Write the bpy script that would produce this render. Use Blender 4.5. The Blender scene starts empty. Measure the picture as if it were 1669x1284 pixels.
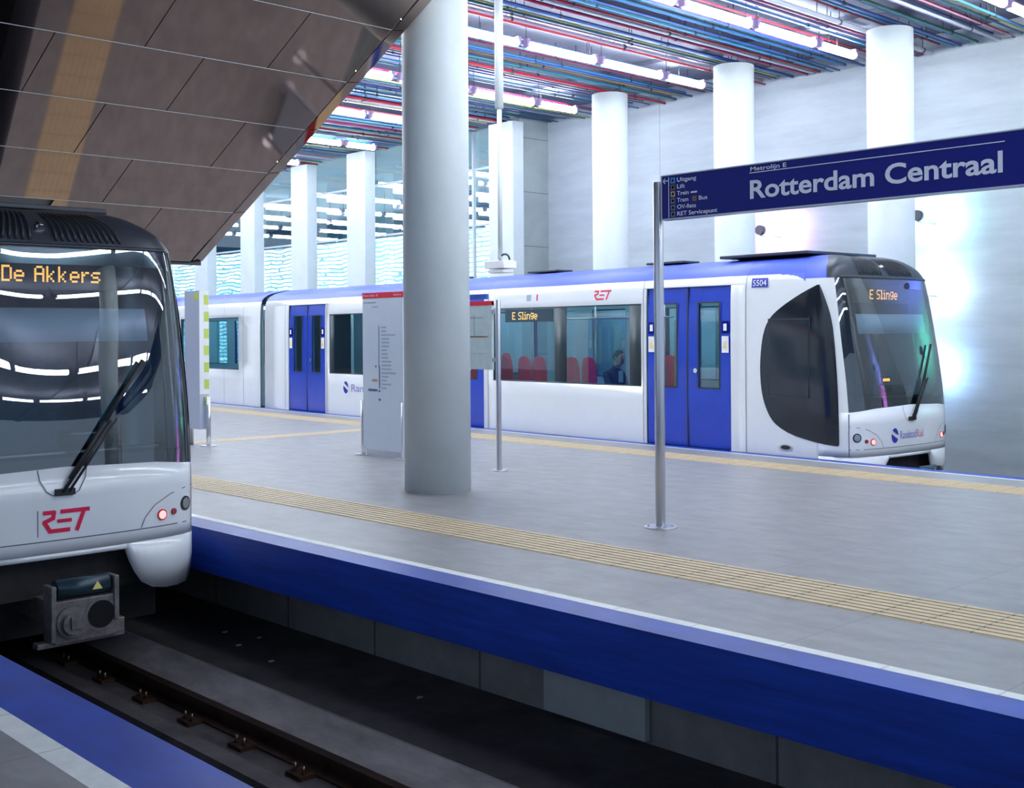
import bpy, math, random
from mathutils import Vector, Matrix
random.seed(7)
scn = bpy.context.scene
COL = scn.collection
H = 1.70                                    # eye height above the platform; platform top is z = 0

# ------------------------------------------------------------------ camera
cam_d = bpy.data.cameras.new('camera'); cam = bpy.data.objects.new('camera', cam_d); COL.objects.link(cam)
cam_d.sensor_fit = 'HORIZONTAL'; cam_d.sensor_width = 36.0
cam_d.lens = 36.0 * 1906.92 / 1669.0
cam_d.shift_y = -(642.0 - 539.87) / 1669.0
cam_d.clip_start = 0.05; cam_d.clip_end = 300
YAW, PIT, ROL = 0.75878108, -0.00189170, -0.00728910
fw = Vector((math.sin(YAW)*math.cos(PIT), math.cos(YAW)*math.cos(PIT), -math.sin(PIT)))
rt = Vector((math.cos(YAW), -math.sin(YAW), 0)); up = rt.cross(fw)
r2 = rt*math.cos(ROL) + up*math.sin(ROL); u2 = up*math.cos(ROL) - rt*math.sin(ROL)
cam.matrix_world = Matrix(((r2.x, u2.x, -fw.x, 0), (r2.y, u2.y, -fw.y, 0), (r2.z, u2.z, -fw.z, H), (0, 0, 0, 1)))
scn.camera = cam

# ------------------------------------------------------------------ world, view
w = bpy.data.worlds.new('world'); scn.world = w; w.use_nodes = True
w.node_tree.nodes['Background'].inputs[0].default_value = (0.56, 0.74, 1.0, 1)
w.node_tree.nodes['Background'].inputs[1].default_value = 0.60
vs = scn.view_settings; vs.view_transform = 'Standard'; vs.look = 'None'; vs.gamma = 1; vs.use_curve_mapping = False
vs.exposure = 0.55
TUBE = 31.0                                 # strength of the fluorescent tubes
FLOOD = [  # x, y, z, colour, watts : wall floods on the columns beside the far track
    ('pink', (1.0, 0.45, 0.85)), ('cyan', (0.45, 1.0, 0.95)), ('white', (0.85, 0.95, 1.0)), ('blue', (0.45, 0.65, 1.0))]

# ------------------------------------------------------------------ materials
MATS = {}
def mat(name, col=(.8, .8, .8), rough=.5, metal=0, noise=0, scale=6, bump=0, emit=None, es=1, spec=.5, aniso=None, coat=0):
    m = bpy.data.materials.new(name); m.use_nodes = True; nt = m.node_tree; b = nt.nodes['Principled BSDF']
    b.inputs['Base Color'].default_value = (*col, 1); b.inputs['Roughness'].default_value = rough
    b.inputs['Metallic'].default_value = metal; b.inputs['Specular IOR Level'].default_value = spec
    b.inputs['Coat Weight'].default_value = coat; b.inputs['Coat Roughness'].default_value = .08
    if emit: b.inputs['Emission Color'].default_value = (*emit, 1); b.inputs['Emission Strength'].default_value = es
    if noise or bump:
        tc = nt.nodes.new('ShaderNodeTexCoord'); mp = nt.nodes.new('ShaderNodeMapping'); n = nt.nodes.new('ShaderNodeTexNoise')
        n.inputs['Scale'].default_value = scale; n.inputs['Detail'].default_value = 6; n.inputs['Roughness'].default_value = .65
        if aniso: mp.inputs['Scale'].default_value = aniso
        nt.links.new(tc.outputs['Object'], mp.inputs[0]); nt.links.new(mp.outputs[0], n.inputs[0])
        if noise:
            r = nt.nodes.new('ShaderNodeValToRGB'); e = r.color_ramp.elements
            e[0].position = .3; e[1].position = .7
            e[0].color = (*[c*(1-noise) for c in col], 1); e[1].color = (*[min(1, c*(1+noise*.6)) for c in col], 1)
            nt.links.new(n.outputs[0], r.inputs[0]); nt.links.new(r.outputs[0], b.inputs['Base Color'])
        if bump:
            bm_ = nt.nodes.new('ShaderNodeBump'); bm_.inputs['Strength'].default_value = bump; bm_.inputs['Distance'].default_value = .02
            nt.links.new(n.outputs[0], bm_.inputs['Height']); nt.links.new(bm_.outputs[0], b.inputs['Normal'])
    MATS[name] = m; return m

def joints(m, axis, period, width, dark=.5, offset=0.0):
    """thin joint lines every `period` metres along one object axis, multiplied into the base colour"""
    nt = m.node_tree; b = nt.nodes['Principled BSDF']; bc = b.inputs['Base Color']
    tc = nt.nodes.new('ShaderNodeTexCoord'); sp = nt.nodes.new('ShaderNodeSeparateXYZ'); nt.links.new(tc.outputs['Object'], sp.inputs[0])
    def M(op, a, bb=None):
        n = nt.nodes.new('ShaderNodeMath'); n.operation = op
        for i, v in enumerate((a, bb)):
            if v is None: continue
            if isinstance(v, (int, float)): n.inputs[i].default_value = v
            else: nt.links.new(v, n.inputs[i])
        return n.outputs[0]
    f = M('FRACT', M('DIVIDE', M('ADD', sp.outputs[axis], 1000*period + offset), period))
    k = M('LESS_THAN', f, width/period)
    mx = nt.nodes.new('ShaderNodeMix'); mx.data_type = 'RGBA'; mx.blend_type = 'MULTIPLY'
    nt.links.new(k, mx.inputs[0]); mx.inputs[7].default_value = (dark, dark, dark, 1)
    if bc.is_linked: nt.links.new(bc.links[0].from_socket, mx.inputs[6])
    else: mx.inputs[6].default_value = bc.default_value
    nt.links.new(mx.outputs[2], bc)
    return m

def glass(name, tint, refl=1.0, base=.04, rough=.0):
    m = bpy.data.materials.new(name); m.use_nodes = True; nt = m.node_tree; nt.nodes.clear()
    o = nt.nodes.new('ShaderNodeOutputMaterial'); t = nt.nodes.new('ShaderNodeBsdfTransparent'); g = nt.nodes.new('ShaderNodeBsdfGlossy')
    t.inputs[0].default_value = (*tint, 1); g.inputs[0].default_value = (refl, refl, refl, 1); g.inputs['Roughness'].default_value = rough
    f = nt.nodes.new('ShaderNodeLayerWeight'); f.inputs[0].default_value = .5
    pw = nt.nodes.new('ShaderNodeMath'); pw.operation = 'POWER'; pw.inputs[1].default_value = 4.0; nt.links.new(f.outputs['Facing'], pw.inputs[0])
    a = nt.nodes.new('ShaderNodeMath'); a.operation = 'ADD'; a.inputs[1].default_value = base; a.use_clamp = True
    mx = nt.nodes.new('ShaderNodeMixShader')
    nt.links.new(pw.outputs[0], a.inputs[0]); nt.links.new(a.outputs[0], mx.inputs[0]); nt.links.new(t.outputs[0], mx.inputs[1])
    nt.links.new(g.outputs[0], mx.inputs[2]); nt.links.new(mx.outputs[0], o.inputs[0])
    MATS[name] = m; return m

M = MATS
mat('floor_stone', (.265, .262, .27), .42, noise=.22, scale=5, bump=.12, aniso=(1, .5, 1))
joints(M['floor_stone'], 1, 1.2, .012, .8); joints(M['floor_stone'], 0, 2.6, .012, .85, .4)
mat('tactile', (.60, .48, .30), .5, noise=.12, scale=8); joints(M['tactile'], 1, .3, .012, .55)
mat('white_stone', (.78, .80, .78), .5, noise=.12, scale=9); joints(M['white_stone'], 1, .6, .008, .6)
mat('edge_blue', (.010, .055, .40), .42, noise=.35, scale=3, aniso=(1, .5, 6), spec=.35)
mat('concrete', (.30, .29, .28), .85, noise=.25, scale=3, bump=.2); joints(M['concrete'], 1, 1.35, .02, .35)
mat('track_slab', (.085, .075, .08), .8, noise=.5, scale=2.5, bump=.5)
mat('track_kerb', (.36, .33, .33), .6, noise=.4, scale=3, bump=.3, aniso=(2, .6, 2))
mat('rail_steel', (.10, .055, .035), .4, .6, noise=.4, scale=6)
mat('rail_head', (.25, .17, .13), .3, .9)
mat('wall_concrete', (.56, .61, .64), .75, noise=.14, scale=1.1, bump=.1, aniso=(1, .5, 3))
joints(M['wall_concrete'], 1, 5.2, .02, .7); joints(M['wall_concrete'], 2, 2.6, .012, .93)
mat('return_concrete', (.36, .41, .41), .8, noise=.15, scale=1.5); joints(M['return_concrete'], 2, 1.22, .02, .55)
mat('column_paint', (.66, .72, .73), .6, noise=.06, scale=2, bump=.05)
mat('slab_ceiling', (.20, .21, .27), .9, noise=.3, scale=1.5)
mat('steel', (.62, .62, .66), .28, 1, noise=.08, scale=30, aniso=(1, 1, .05))
mat('dark_steel', (.12, .12, .14), .4, .8)
mat('train_white', (.80, .82, .84), .22, coat=.6, noise=.03, scale=2)
mat('roof_slate', (.03, .04, .065), .4)
mat('train_blue_roof', (.07, .12, .62), .38)
mat('train_blue', (.008, .05, .50), .25, coat=.5, noise=.12, scale=3)
mat('train_black', (.010, .014, .022), .12, coat=.6)
mat('shroud', (.022, .03, .045), .38)
mat('pillar_dark', (.02, .04, .05), .45)
mat('louvre', (.012, .014, .02), .45)
mat('rubber', (.02, .02, .022), .6)
mat('under', (.03, .027, .027), .7, noise=.4, scale=6)
mat('coupler_metal', (.22, .20, .20), .5, .5, noise=.4, scale=14, bump=.3)
mat('coupler_tank', (.03, .06, .08), .3, .3)
mat('seam', (.10, .11, .14), .5)
mat('blind', (.62, .66, .74), .6)
mat('cab_inside', (.10, .24, .31), .6, noise=.3, scale=3)
mat('interior_wall', (.30, .48, .56), .5)
mat('interior_floor', (.12, .13, .16), .6)
mat('seat_red', (.80, .02, .07), .7, noise=.2, scale=20)
mat('led', (.1, .05, .02), .5, emit=(1.0, .42, .09), es=2.0)
mat('led_red', (.1, .02, .02), .5, emit=(1.0, .12, .12), es=4)
mat('train_lamp', (.9, .9, .9), .5, emit=(.85, .95, 1.0), es=5)
mat('lamp_red', (.35, .01, .02), .2, coat=1)
mat('lamp_clear', (.35, .40, .48), .08, .9)
mat('chrome', (.8, .8, .82), .12, 1)
mat('logo_red', (.75, .01, .07), .4); mat('logo_pink', (.70, .22, .40), .4); mat('logo_blue', (.02, .03, .38), .4); mat('logo_purple', (.22, .22, .55), .4)
mat('sign_blue', (.003, .006, .20), .10, spec=.2)
mat('sign_white', (.80, .82, .95), .4); mat('sign_frame', (.50, .50, .62), .3, .7)
mat('sign_cyan', (.05, .35, .75), .4); mat('sign_brown', (.22, .12, .07), .5); mat('sign_tan', (.55, .42, .20), .5); mat('sign_grey', (.20, .20, .24), .5)
mat('board_white', (.66, .72, .80), .35, noise=.03, scale=3, coat=.2); mat('board_red', (.80, .01, .04), .4); mat('board_blue', (.03, .10, .55), .4)
mat('board_ink', (.08, .14, .25), .5); mat('board_ink_light', (.35, .42, .50), .5); mat('board_map', (.55, .66, .66), .4, noise=.1, scale=12)
mat('board_orange', (.6, .25, .1), .5)
mat('totem_grey', (.50, .54, .66), .4); mat('totem_green', (.55, .68, .12), .5)
mat('yellow_sticker', (.85, .72, .25), .5); mat('white_sticker', (.85, .85, .85), .5)
mat('skin', (.45, .26, .20), .6); mat('hair', (.02, .018, .018), .6); mat('jacket', (.02, .03, .045), .7); mat('shirt', (.35, .45, .55), .7); mat('trousers', (.03, .035, .05), .8)
mat('hall_blue', (.05, .12, .19), .5, noise=.3, scale=.8)
mat('hall_green', (.30, .52, .50), .5, noise=.4, scale=1.2)
mat('mullion', (.82, .88, .92), .4)
mat('camera_black', (.01, .01, .012), .3)
mat('tube', (1, 1, 1), .5, emit=(.84, .92, 1.0), es=TUBE); mat('tube_dim', (1, 1, 1), .5, emit=(.84, .92, 1.0), es=22); mat('tube_hall', (1, 1, 1), .5, emit=(.84, .95, 1.0), es=11)
mat('tube_cap', (.28, .20, .34), .5)
# polished tinted panels under the escalator: a mirror with a brown tint
mat('soffit_mirror', (.29, .215, .185), .05, 1, spec=.5)
glass('glass_side', (.48, .74, .82), .9, .09)
glass('glass_front', (.42, .56, .63), .95, .14)
glass('glass_cab', (.05, .06, .08), .9, .04)
glass('glass_hall', (.84, .93, .96), .9, .12, .02)
PIPE = {'red': (.50, .010, .035), 'crimson': (.38, .015, .09), 'dark blue': (.02, .08, .32), 'sky blue': (.07, .30, .62), 'teal': (.01, .20, .25),
        'white': (.62, .64, .74), 'violet': (.24, .16, .42), 'yellow': (.62, .55, .18), 'green': (.03, .22, .16), 'pink': (.58, .28, .42)}
for k, v in PIPE.items(): mat('pipe_' + k.replace(' ', '_'), v, .35, coat=.2)

# ------------------------------------------------------------------ mesh helpers
class MB:
    def __init__(s): s.v = []; s.f = []; s.m = []; s.s = []
    def add(s, vs, fs, mi=0, sm=False):
        o = len(s.v); s.v += [tuple(v) for v in vs]; s.f += [tuple(i+o for i in f) for f in fs]; s.m += [mi]*len(fs); s.s += [sm]*len(fs); return s
    def box(s, x0, x1, y0, y1, z0, z1, mi=0):
        v = [(x, y, z) for x in (x0, x1) for y in (y0, y1) for z in (z0, z1)]
        return s.add(v, [(0,1,3,2), (4,6,7,5), (0,4,5,1), (2,3,7,6), (0,2,6,4), (1,5,7,3)], mi)
    def cyl(s, p, q, r, n=16, mi=0, r1=None, caps=True, sm=True):
        p = Vector(p); q = Vector(q); d = (q-p).normalized(); r1 = r if r1 is None else r1
        a = d.orthogonal().normalized(); b = d.cross(a); v = []
        for c, rr in ((p, r), (q, r1)):
            for i in range(n):
                t = 2*math.pi*i/n; v.append(c + a*math.cos(t)*rr + b*math.sin(t)*rr)
        s.add(v, [(i, (i+1) % n, n+(i+1) % n, n+i) for i in range(n)], mi, sm)
        if caps:
            o = len(s.v) - 2*n
            s.f += [tuple(o+i for i in reversed(range(n))), tuple(o+n+i for i in range(n))]; s.m += [mi]*2; s.s += [False]*2
        return s
    def tube(s, pts, r, n=10, mi=0):
        for a, b in zip(pts[:-1], pts[1:]): s.cyl(a, b, r, n, mi)
        for a in pts[1:-1]: s.ball(a, r, 8, 6, mi)
        return s
    def ball(s, c, r, n=16, k=10, mi=0, sc=(1, 1, 1)):
        v = [(c[0], c[1], c[2]+r*sc[2])]
        for j in range(1, k):
            t = math.pi*j/k
            for i in range(n):
                a = 2*math.pi*i/n; v.append((c[0]+r*sc[0]*math.sin(t)*math.cos(a), c[1]+r*sc[1]*math.sin(t)*math.sin(a), c[2]+r*sc[2]*math.cos(t)))
        v.append((c[0], c[1], c[2]-r*sc[2])); f = [(0, 1+i, 1+(i+1) % n) for i in range(n)]
        for j in range(k-2):
            for i in range(n): f.append((1+j*n+i, 1+(j+1)*n+i, 1+(j+1)*n+(i+1) % n, 1+j*n+(i+1) % n))
        l = len(v)-1; f += [(l, 1+(k-2)*n+(i+1) % n, 1+(k-2)*n+i) for i in range(n)]
        return s.add(v, f, mi, True)
    def lathe(s, c, prof, n=24, mi=0):
        v = []; k = len(prof)
        for r, z in prof:
            for i in range(n):
                a = 2*math.pi*i/n; v.append((c[0]+r*math.cos(a), c[1]+r*math.sin(a), c[2]+z))
        f = [(j*n+i, j*n+(i+1) % n, (j+1)*n+(i+1) % n, (j+1)*n+i) for j in range(k-1) for i in range(n)]
        f += [tuple(reversed(range(n))), tuple((k-1)*n+i for i in range(n))]
        return s.add(v, f, mi, False)
    def grid(s, rows, mi=0, skip=None, sm=True, mfun=None):
        n = len(rows[0]); v = [p for r in rows for p in r]; o = len(s.v); s.v += [tuple(p) for p in v]
        for j in range(len(rows)-1):
            for i in range(n-1):
                if skip and skip(j, i): continue
                s.f.append((o+j*n+i, o+j*n+i+1, o+(j+1)*n+i+1, o+(j+1)*n+i)); s.m.append(mfun(j, i) if mfun else mi); s.s.append(sm)
        return s
    def prism(s, poly, o, ax, ay, t, mi=0):
        """polygon in the plane (o, ax, ay), thickened by t along ax x ay"""
        o = Vector(o); ax = Vector(ax); ay = Vector(ay); n = ax.cross(ay).normalized()*t; k = len(poly)
        a = [o+ax*x+ay*y for x, y in poly]; b = [p+n for p in a]
        return s.add(a+b, [tuple(reversed(range(k))), tuple(range(k, 2*k))] + [(i, (i+1) % k, k+(i+1) % k, k+i) for i in range(k)], mi)
    def build(s, name, mats, parent=None, bevel=0, solid=0):
        me = bpy.data.meshes.new(name); me.from_pydata(s.v, [], s.f)
        for m in (mats if isinstance(mats, (list, tuple)) else [mats]): me.materials.append(M[m])
        me.polygons.foreach_set('material_index', s.m); me.polygons.foreach_set('use_smooth', s.s); me.validate(); me.update()
        o = bpy.data.objects.new(name, me); COL.objects.link(o)
        if parent: o.parent = parent
        if solid:
            md = o.modifiers.new('solid', 'SOLIDIFY'); md.thickness = abs(solid); md.offset = -1 if solid > 0 else 1
        if bevel:
            md = o.modifiers.new('bevel', 'BEVEL'); md.width = bevel; md.segments = 3; md.limit_method = 'ANGLE'
        return o
def tag(o, label=None, cat=None, group=None, kind=None):
    if label: o['label'] = label
    if cat: o['category'] = cat
    if group: o['group'] = group
    if kind: o['kind'] = kind
    return o
def struct(o): o['kind'] = 'structure'; return o
def thing(name, label, cat, loc=(0, 0, 0), rz=0, group=None):
    o = bpy.data.objects.new(name, None); COL.objects.link(o); o.location = loc; o.rotation_euler = (0, 0, rz); o.empty_display_size = .2
    return tag(o, label, cat, group)
def bx(name, m, x0, x1, y0, y1, z0, z1, parent=None, bevel=0): return MB().box(x0, x1, y0, y1, z0, z1).build(name, m, parent, bevel)

def text_mesh(txt, width=None, height=.1, bold=0.0, extrude=.002, spacing=1.0):
    """returns verts/faces of the words, lower-left at 0,0, scaled to `width` x cap `height`"""
    c = bpy.data.curves.new('t', 'FONT'); c.body = txt; c.size = 1; c.extrude = 0; c.offset = bold; c.resolution_u = 4; c.space_character = spacing
    o = bpy.data.objects.new('t', c); COL.objects.link(o); dg = bpy.context.evaluated_depsgraph_get(); dg.update()
    me = bpy.data.meshes.new_from_object(o.evaluated_get(dg)); vs = [v.co.copy() for v in me.vertices]; fs = [tuple(p.vertices) for p in me.polygons]
    bpy.data.objects.remove(o); bpy.data.curves.remove(c); bpy.data.meshes.remove(me)
    x0 = min(v.x for v in vs); x1 = max(v.x for v in vs)
    sy = height/.72; sx = (width/(x1-x0)) if width else sy
    return [((v.x-x0)*sx, v.y*sy) for v in vs], fs
def text(name, txt, o, ax, ay, m, parent, width=None, height=.1, bold=0.0, lift=.002, warp=None):
    vs, fs = text_mesh(txt, width, height, bold)
    o = Vector(o); ax = Vector(ax); ay = Vector(ay); n = ax.cross(ay).normalized()*lift
    mb = MB(); mb.add([(warp(x, y) if warp else o+ax*x+ay*y+n) for x, y in vs], fs)
    return mb.build(name, m, parent)
GL = {'D': '11110,10001,10001,10001,10001,10001,11110', 'e': '00000,00000,01110,10001,11111,10000,01110', ' ': '000,000,000,000,000,000,000',
      'A': '01110,10001,10001,11111,10001,10001,10001', 'k': '10000,10000,10010,10100,11000,10100,10010', 'r': '0000,0000,1011,1100,1000,1000,1000',
      's': '00000,00000,01111,10000,01110,00001,11110', 'E': '11111,10000,10000,11110,10000,10000,11111', 'S': '01111,10000,10000,01110,00001,00001,11110',
      'l': '110,010,010,010,010,010,111', 'i': '010,000,110,010,010,010,111', 'n': '00000,00000,11110,10001,10001,10001,10001', 'g': '00000,01111,10001,10001,01111,00001,01110'}
def led(name, txt, o, ax, ay, pitch, parent, m='led'):
    mb = MB(); x = 0; o = Vector(o); ax = Vector(ax); ay = Vector(ay); tot = sum(len(GL[c].split(',')[0])+1 for c in txt)-1
    for c in txt:
        rows = GL[c].split(',')
        for j, r in enumerate(rows):
            for i, b in enumerate(r):
                if b == '1':
                    cx = (x+i-tot/2)*pitch; cy = (3-j)*pitch*1.15; q = .47*pitch
                    mb.prism([(cx-q, cy-q*1.1), (cx+q, cy-q*1.1), (cx+q, cy+q*1.1), (cx-q, cy+q*1.1)], o, ax, ay, .003)
        x += len(rows[0])+1
    return mb.build(name, m, parent)
def stroke(mb, pts, t, put, mi=0):
    for (x0, y0), (x1, y1) in zip(pts[:-1], pts[1:]):
        dx, dy = x1-x0, y1-y0; l = math.hypot(dx, dy); nx, ny = -dy/l*t/2, dx/l*t/2; ex, ey = dx/l*t*.3, dy/l*t*.3
        q = [(x0-ex+nx, y0-ey+ny), (x0-ex-nx, y0-ey-ny), (x1+ex-nx, y1+ey-ny), (x1+ex+nx, y1+ey+ny)]
        mb.add([put(*p) for p in q], [(0, 1, 2, 3)], mi)
def ret_logo(name, put, w_, h_, m, parent):
    mb = MB()
    for pts, t in (([(.03, .93), (.24, .93), (.22, .66), (.03, .50), (.15, .06), (.56, .06)], .115), ([(.33, .50), (.60, .50)], .10), ([(.40, .93), (1, .93)], .115), ([(.90, .92), (.74, .02)], .115)):
        stroke(mb, [(x*w_, y*h_) for x, y in pts], t*h_*1.7, put)
    return mb.build(name, m, parent)

# ------------------------------------------------------------------ setting: platforms, track beds, walls
FD = .0667; FX = lambda y, o=0: 13.27 + (y-6.11)*FD + o*1.002      # far platform edge: inner line of its white strip
Y0, Y1 = -6, 52
def slabpoly(name, m, fa, fb, z0, z1, ya=Y0, yb=Y1):
    a0, a1, b0, b1 = fa(ya), fa(yb), fb(ya), fb(yb)
    v = [(a0, ya, z0), (b0, ya, z0), (b1, yb, z0), (a1, yb, z0), (a0, ya, z1), (b0, ya, z1), (b1, yb, z1), (a1, yb, z1)]
    return struct(MB().add(v, [(3, 2, 1, 0), (4, 5, 6, 7), (0, 1, 5, 4), (1, 2, 6, 5), (2, 3, 7, 6), (3, 0, 4, 7)]).build(name, m))
K = lambda c: (lambda y: c)
slabpoly('floor', 'floor_stone', K(5.47), FX, -.30, 0)
slabpoly('trim_1', 'white_stone', K(5.385), K(5.47), -.30, .001)
slabpoly('trim_2', 'edge_blue', K(5.13), K(5.385), -.385, 0)
slabpoly('trim_3', 'white_stone', FX, lambda y: FX(y, .06), -.30, .001)
slabpoly('trim_4', 'edge_blue', lambda y: FX(y, .06), lambda y: FX(y, .26), -.385, 0)
slabpoly('floor_left', 'floor_stone', K(-9), K(1.87), -.30, 0)
slabpoly('trim_5', 'white_stone', K(1.87), K(1.985), -.30, .001)
slabpoly('trim_6', 'edge_blue', K(1.985), K(2.315), -.385, 0)
slabpoly('wall_track', 'concrete', K(6.04), K(6.3), -1.05, -.30)
slabpoly('wall_track_left', 'concrete', K(1.2), K(1.45), -1.05, -.30)
slabpoly('wall_track_far', 'concrete', lambda y: FX(y, -.6), lambda y: FX(y, -.4), -1.05, -.30)
# tactile strips: base plus ribs
def tact(name, fa, fb, ya, yb, n=8):
    mb = MB()
    def q(f, g, z0, z1):
        mb.add([(f(ya), ya, z0), (g(ya), ya, z0), (g(yb), yb, z0), (f(yb), yb, z0), (f(ya), ya, z1), (g(ya), ya, z1), (g(yb), yb, z1), (f(yb), yb, z1)], [(4, 5, 6, 7), (0, 1, 5, 4), (1, 2, 6, 5), (2, 3, 7, 6), (3, 0, 4, 7)])
    q(fa, fb, -.01, .002)
    for i in range(n):
        a, b = (i+.22)/n, (i+.78)/n
        q(lambda y: fa(y)*(1-a)+fb(y)*a, lambda y: fa(y)*(1-b)+fb(y)*b, .002, .007)
    return struct(mb.build(name, 'tactile'))
tact('trim_7', K(6.38), K(7.0), Y0, Y1)
tact('trim_8', lambda y: FX(y, -1.12), lambda y: FX(y, -.58), Y0, Y1)
mb = MB().box(7.0, 12.9, 16.82, 17.2, -.01, .003)
for i in range(5): mb.box(7.0, 12.9, 16.84+i*.072, 16.88+i*.072, .003, .007)
struct(mb.build('trim_9', 'tactile'))
# panel closing the recess under the platform edge
pn = bx('access_panel', 'white_stone', 5.98, 6.03, 5.05, 6.0, -1.02, -.42); M['panel_grey'] = mat('panel_grey', (.50, .54, .52), .6, noise=.1, scale=6)
pn.data.materials[0] = M['panel_grey']; tag(pn, 'pale grey access panel set in the concrete wall under the blue platform edge', 'panel')
mb = MB()
for y in [2.2, 2.9, 3.5, 4.2, 6.5, 7.2, 8.0, 8.7, 9.7, 10.4, 11.3, 12.2]:
    mb.cyl((6.035, y, -.72 + .02*math.sin(y*9)), (6.045, y, -.72 + .02*math.sin(y*9)), .022, 8)
o_ = mb.build('wall_fixings', 'rubber'); o_['kind'] = 'structure'; o_.name = 'trim_10'
# near track bed: profile across X swept along Y
prof = [(1.3, -1.05), (2.54, -1.05), (2.60, -1.03), (2.88, -1.16), (2.88, -1.22), (3.35, -1.22), (3.37, -1.13), (3.52, -1.12), (3.55, -1.17), (3.88, -1.17), (3.91, -1.12), (4.07, -1.13), (4.09, -1.22), (4.56, -1.22), (4.56, -1.16), (4.84, -1.03), (4.90, -1.05), (6.2, -1.05)]
mb = MB()
for i, ((xa, za), (xb, zb)) in enumerate(zip(prof[:-1], prof[1:])):
    mb.add([(xa, Y0, za), (xb, Y0, zb), (xb, Y1, zb), (xa, Y1, za)], [(0, 1, 2, 3)], 1 if i in (1, 2, 14, 15) else 0)
struct(mb.build('floor_track', ['track_slab', 'track_kerb']))
def rail(name, fx, z, label, group):
    mb = MB(); pr = [(-.07, -.14), (.07, -.14), (.07, -.125), (.012, -.105), (.012, -.04), (.036, -.03), (.036, 0), (-.036, 0), (-.036, -.03), (-.012, -.04), (-.012, -.105), (-.07, -.125)]
    n = len(pr); v = [(fx(Y0)+x, Y0, z+h) for x, h in pr]+[(fx(Y1)+x, Y1, z+h) for x, h in pr]
    mb.add(v, [(i, (i+1) % n, n+(i+1) % n, n+i) for i in range(n)]); mb.m = [1 if i == 6 else 0 for i in range(n)]
    return tag(mb.build(name, ['rail_steel', 'rail_head']), label, 'rail', group)
rail('running_rail', K(4.44), -1.08, 'rusty running rail nearer the island platform, in the open trough', None)
rail('running_rail', K(3.0), -1.08, 'rusty running rail nearer the left platform edge, in shade', None)
for i, y in enumerate([3.6+.75*k for k in range(12)]):
    t = thing('rail_fastener', 'small rusty rail clip fastener beside the running rail', 'fastener', (4.30, y, -1.22), 0, 'rail clips along the near rail')
    MB().box(-.06, .06, -.09, .09, 0, .03).build('base_plate', 'rail_steel', t)
    for s in (-1, 1): MB().cyl((-.01, s*.05, .03), (-.01, s*.05, .085), .013, 8).build('bolt', 'rail_head', t)
slabpoly('floor_track_far', 'track_slab', lambda y: FX(y, -.5), lambda y: 19.2, -1.25, -1.05)
# far wall, return, columns
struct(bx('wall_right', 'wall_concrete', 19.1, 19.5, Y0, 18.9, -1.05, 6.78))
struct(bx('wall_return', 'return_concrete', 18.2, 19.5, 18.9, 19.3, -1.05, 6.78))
CEIL = 6.78
struct(bx('ceiling', 'slab_ceiling', 7.0, 19.5, -13, Y1, CEIL, CEIL+.3))
struct(bx('ceiling_hall', 'hall_blue', 19.5, 44, 10, Y1+8, CEIL, CEIL+.3))
struct(bx('ceiling_left', 'slab_ceiling', -9, 7.0, -13, Y1, CEIL, CEIL+.3))
for i, x in enumerate([10.2, 16.9]):
    struct(bx('trim_%d' % (11+i), 'slab_ceiling', x, x+.5, -13, Y1, CEIL-.08, CEIL))
def column(x, y, r, label, z0=-1.05, z1=CEIL, n=48, name='concrete_column', group=None):
    t = tag(MB().cyl((x, y, z0), (x, y, z1), r, n).build(name, 'column_paint'), label, 'column', group); return t
column(8.19, 9.83, .362, 'thick round white column standing on the island platform', 0)
column(8.3, 1.9, .362, 'white column on the island platform outside the picture on the right', 0)
CX = lambda y: 16.38+.067*y; CT = 6.42
column(CX(9.24), 9.24, .355, 'round white column behind the front of the far train, rightmost of the row', z1=CT)
column(CX(12.37), 12.37, .355, 'round white column behind the left end of the station name sign', z1=CT)
column(CX(15.5), 15.5, .355, 'round white column behind the middle of the far train, left of the sign', z1=CT)
column(CX(6.1), 6.1, .355, 'round white column beyond the right edge, behind the sign end', z1=CT)
column(CX(2.95), 2.95, .355, 'round white column far outside the right edge of the picture', z1=CT)
def pier(x, y, label):
    t = tag(bx('concrete_pier', 'column_paint', x-.14, x+.20, y-.40, y+.40, -1.05, CT, bevel=.02), label, 'column'); return t
pier(17.98, 19.15, 'flat white pier beside the grey recessed wall, behind the hanging pole')
for y, l in ((24.75, 'flat white pier just left of the thick platform column, in front of glazing'), (27.7, 'flat white pier second to the left of the thick platform column'),
             (30.8, 'flat white pier third to the left, its top cut by the mirrored soffit'), (34.0, 'dim far flat white pier beside the soffit corner, leftmost of the row'), (21.8, 'flat white pier hidden behind the thick platform column')):
    pier(CX(y)+.02, y, l)

# ------------------------------------------------------------------ glazed hall beyond the piers
mb = MB().box(19.62, 19.64, 19.3, 46, -1, CEIL)
struct(mb.build('window_1', 'glass_hall'))
mb = MB()
for z in (3.0, 4.4, 5.8): mb.box(19.56, 19.61, 19.3, 46, z, z+.05)
for y in [19.3+2.67*k for k in range(11)]: mb.box(19.54, 19.62, y, y+.07, -1, CEIL)
struct(mb.build('trim_20', 'mullion'))
struct(bx('floor_hall', 'hall_green', 19.65, 44, 12, 60, -1.2, -1.05))
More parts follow.
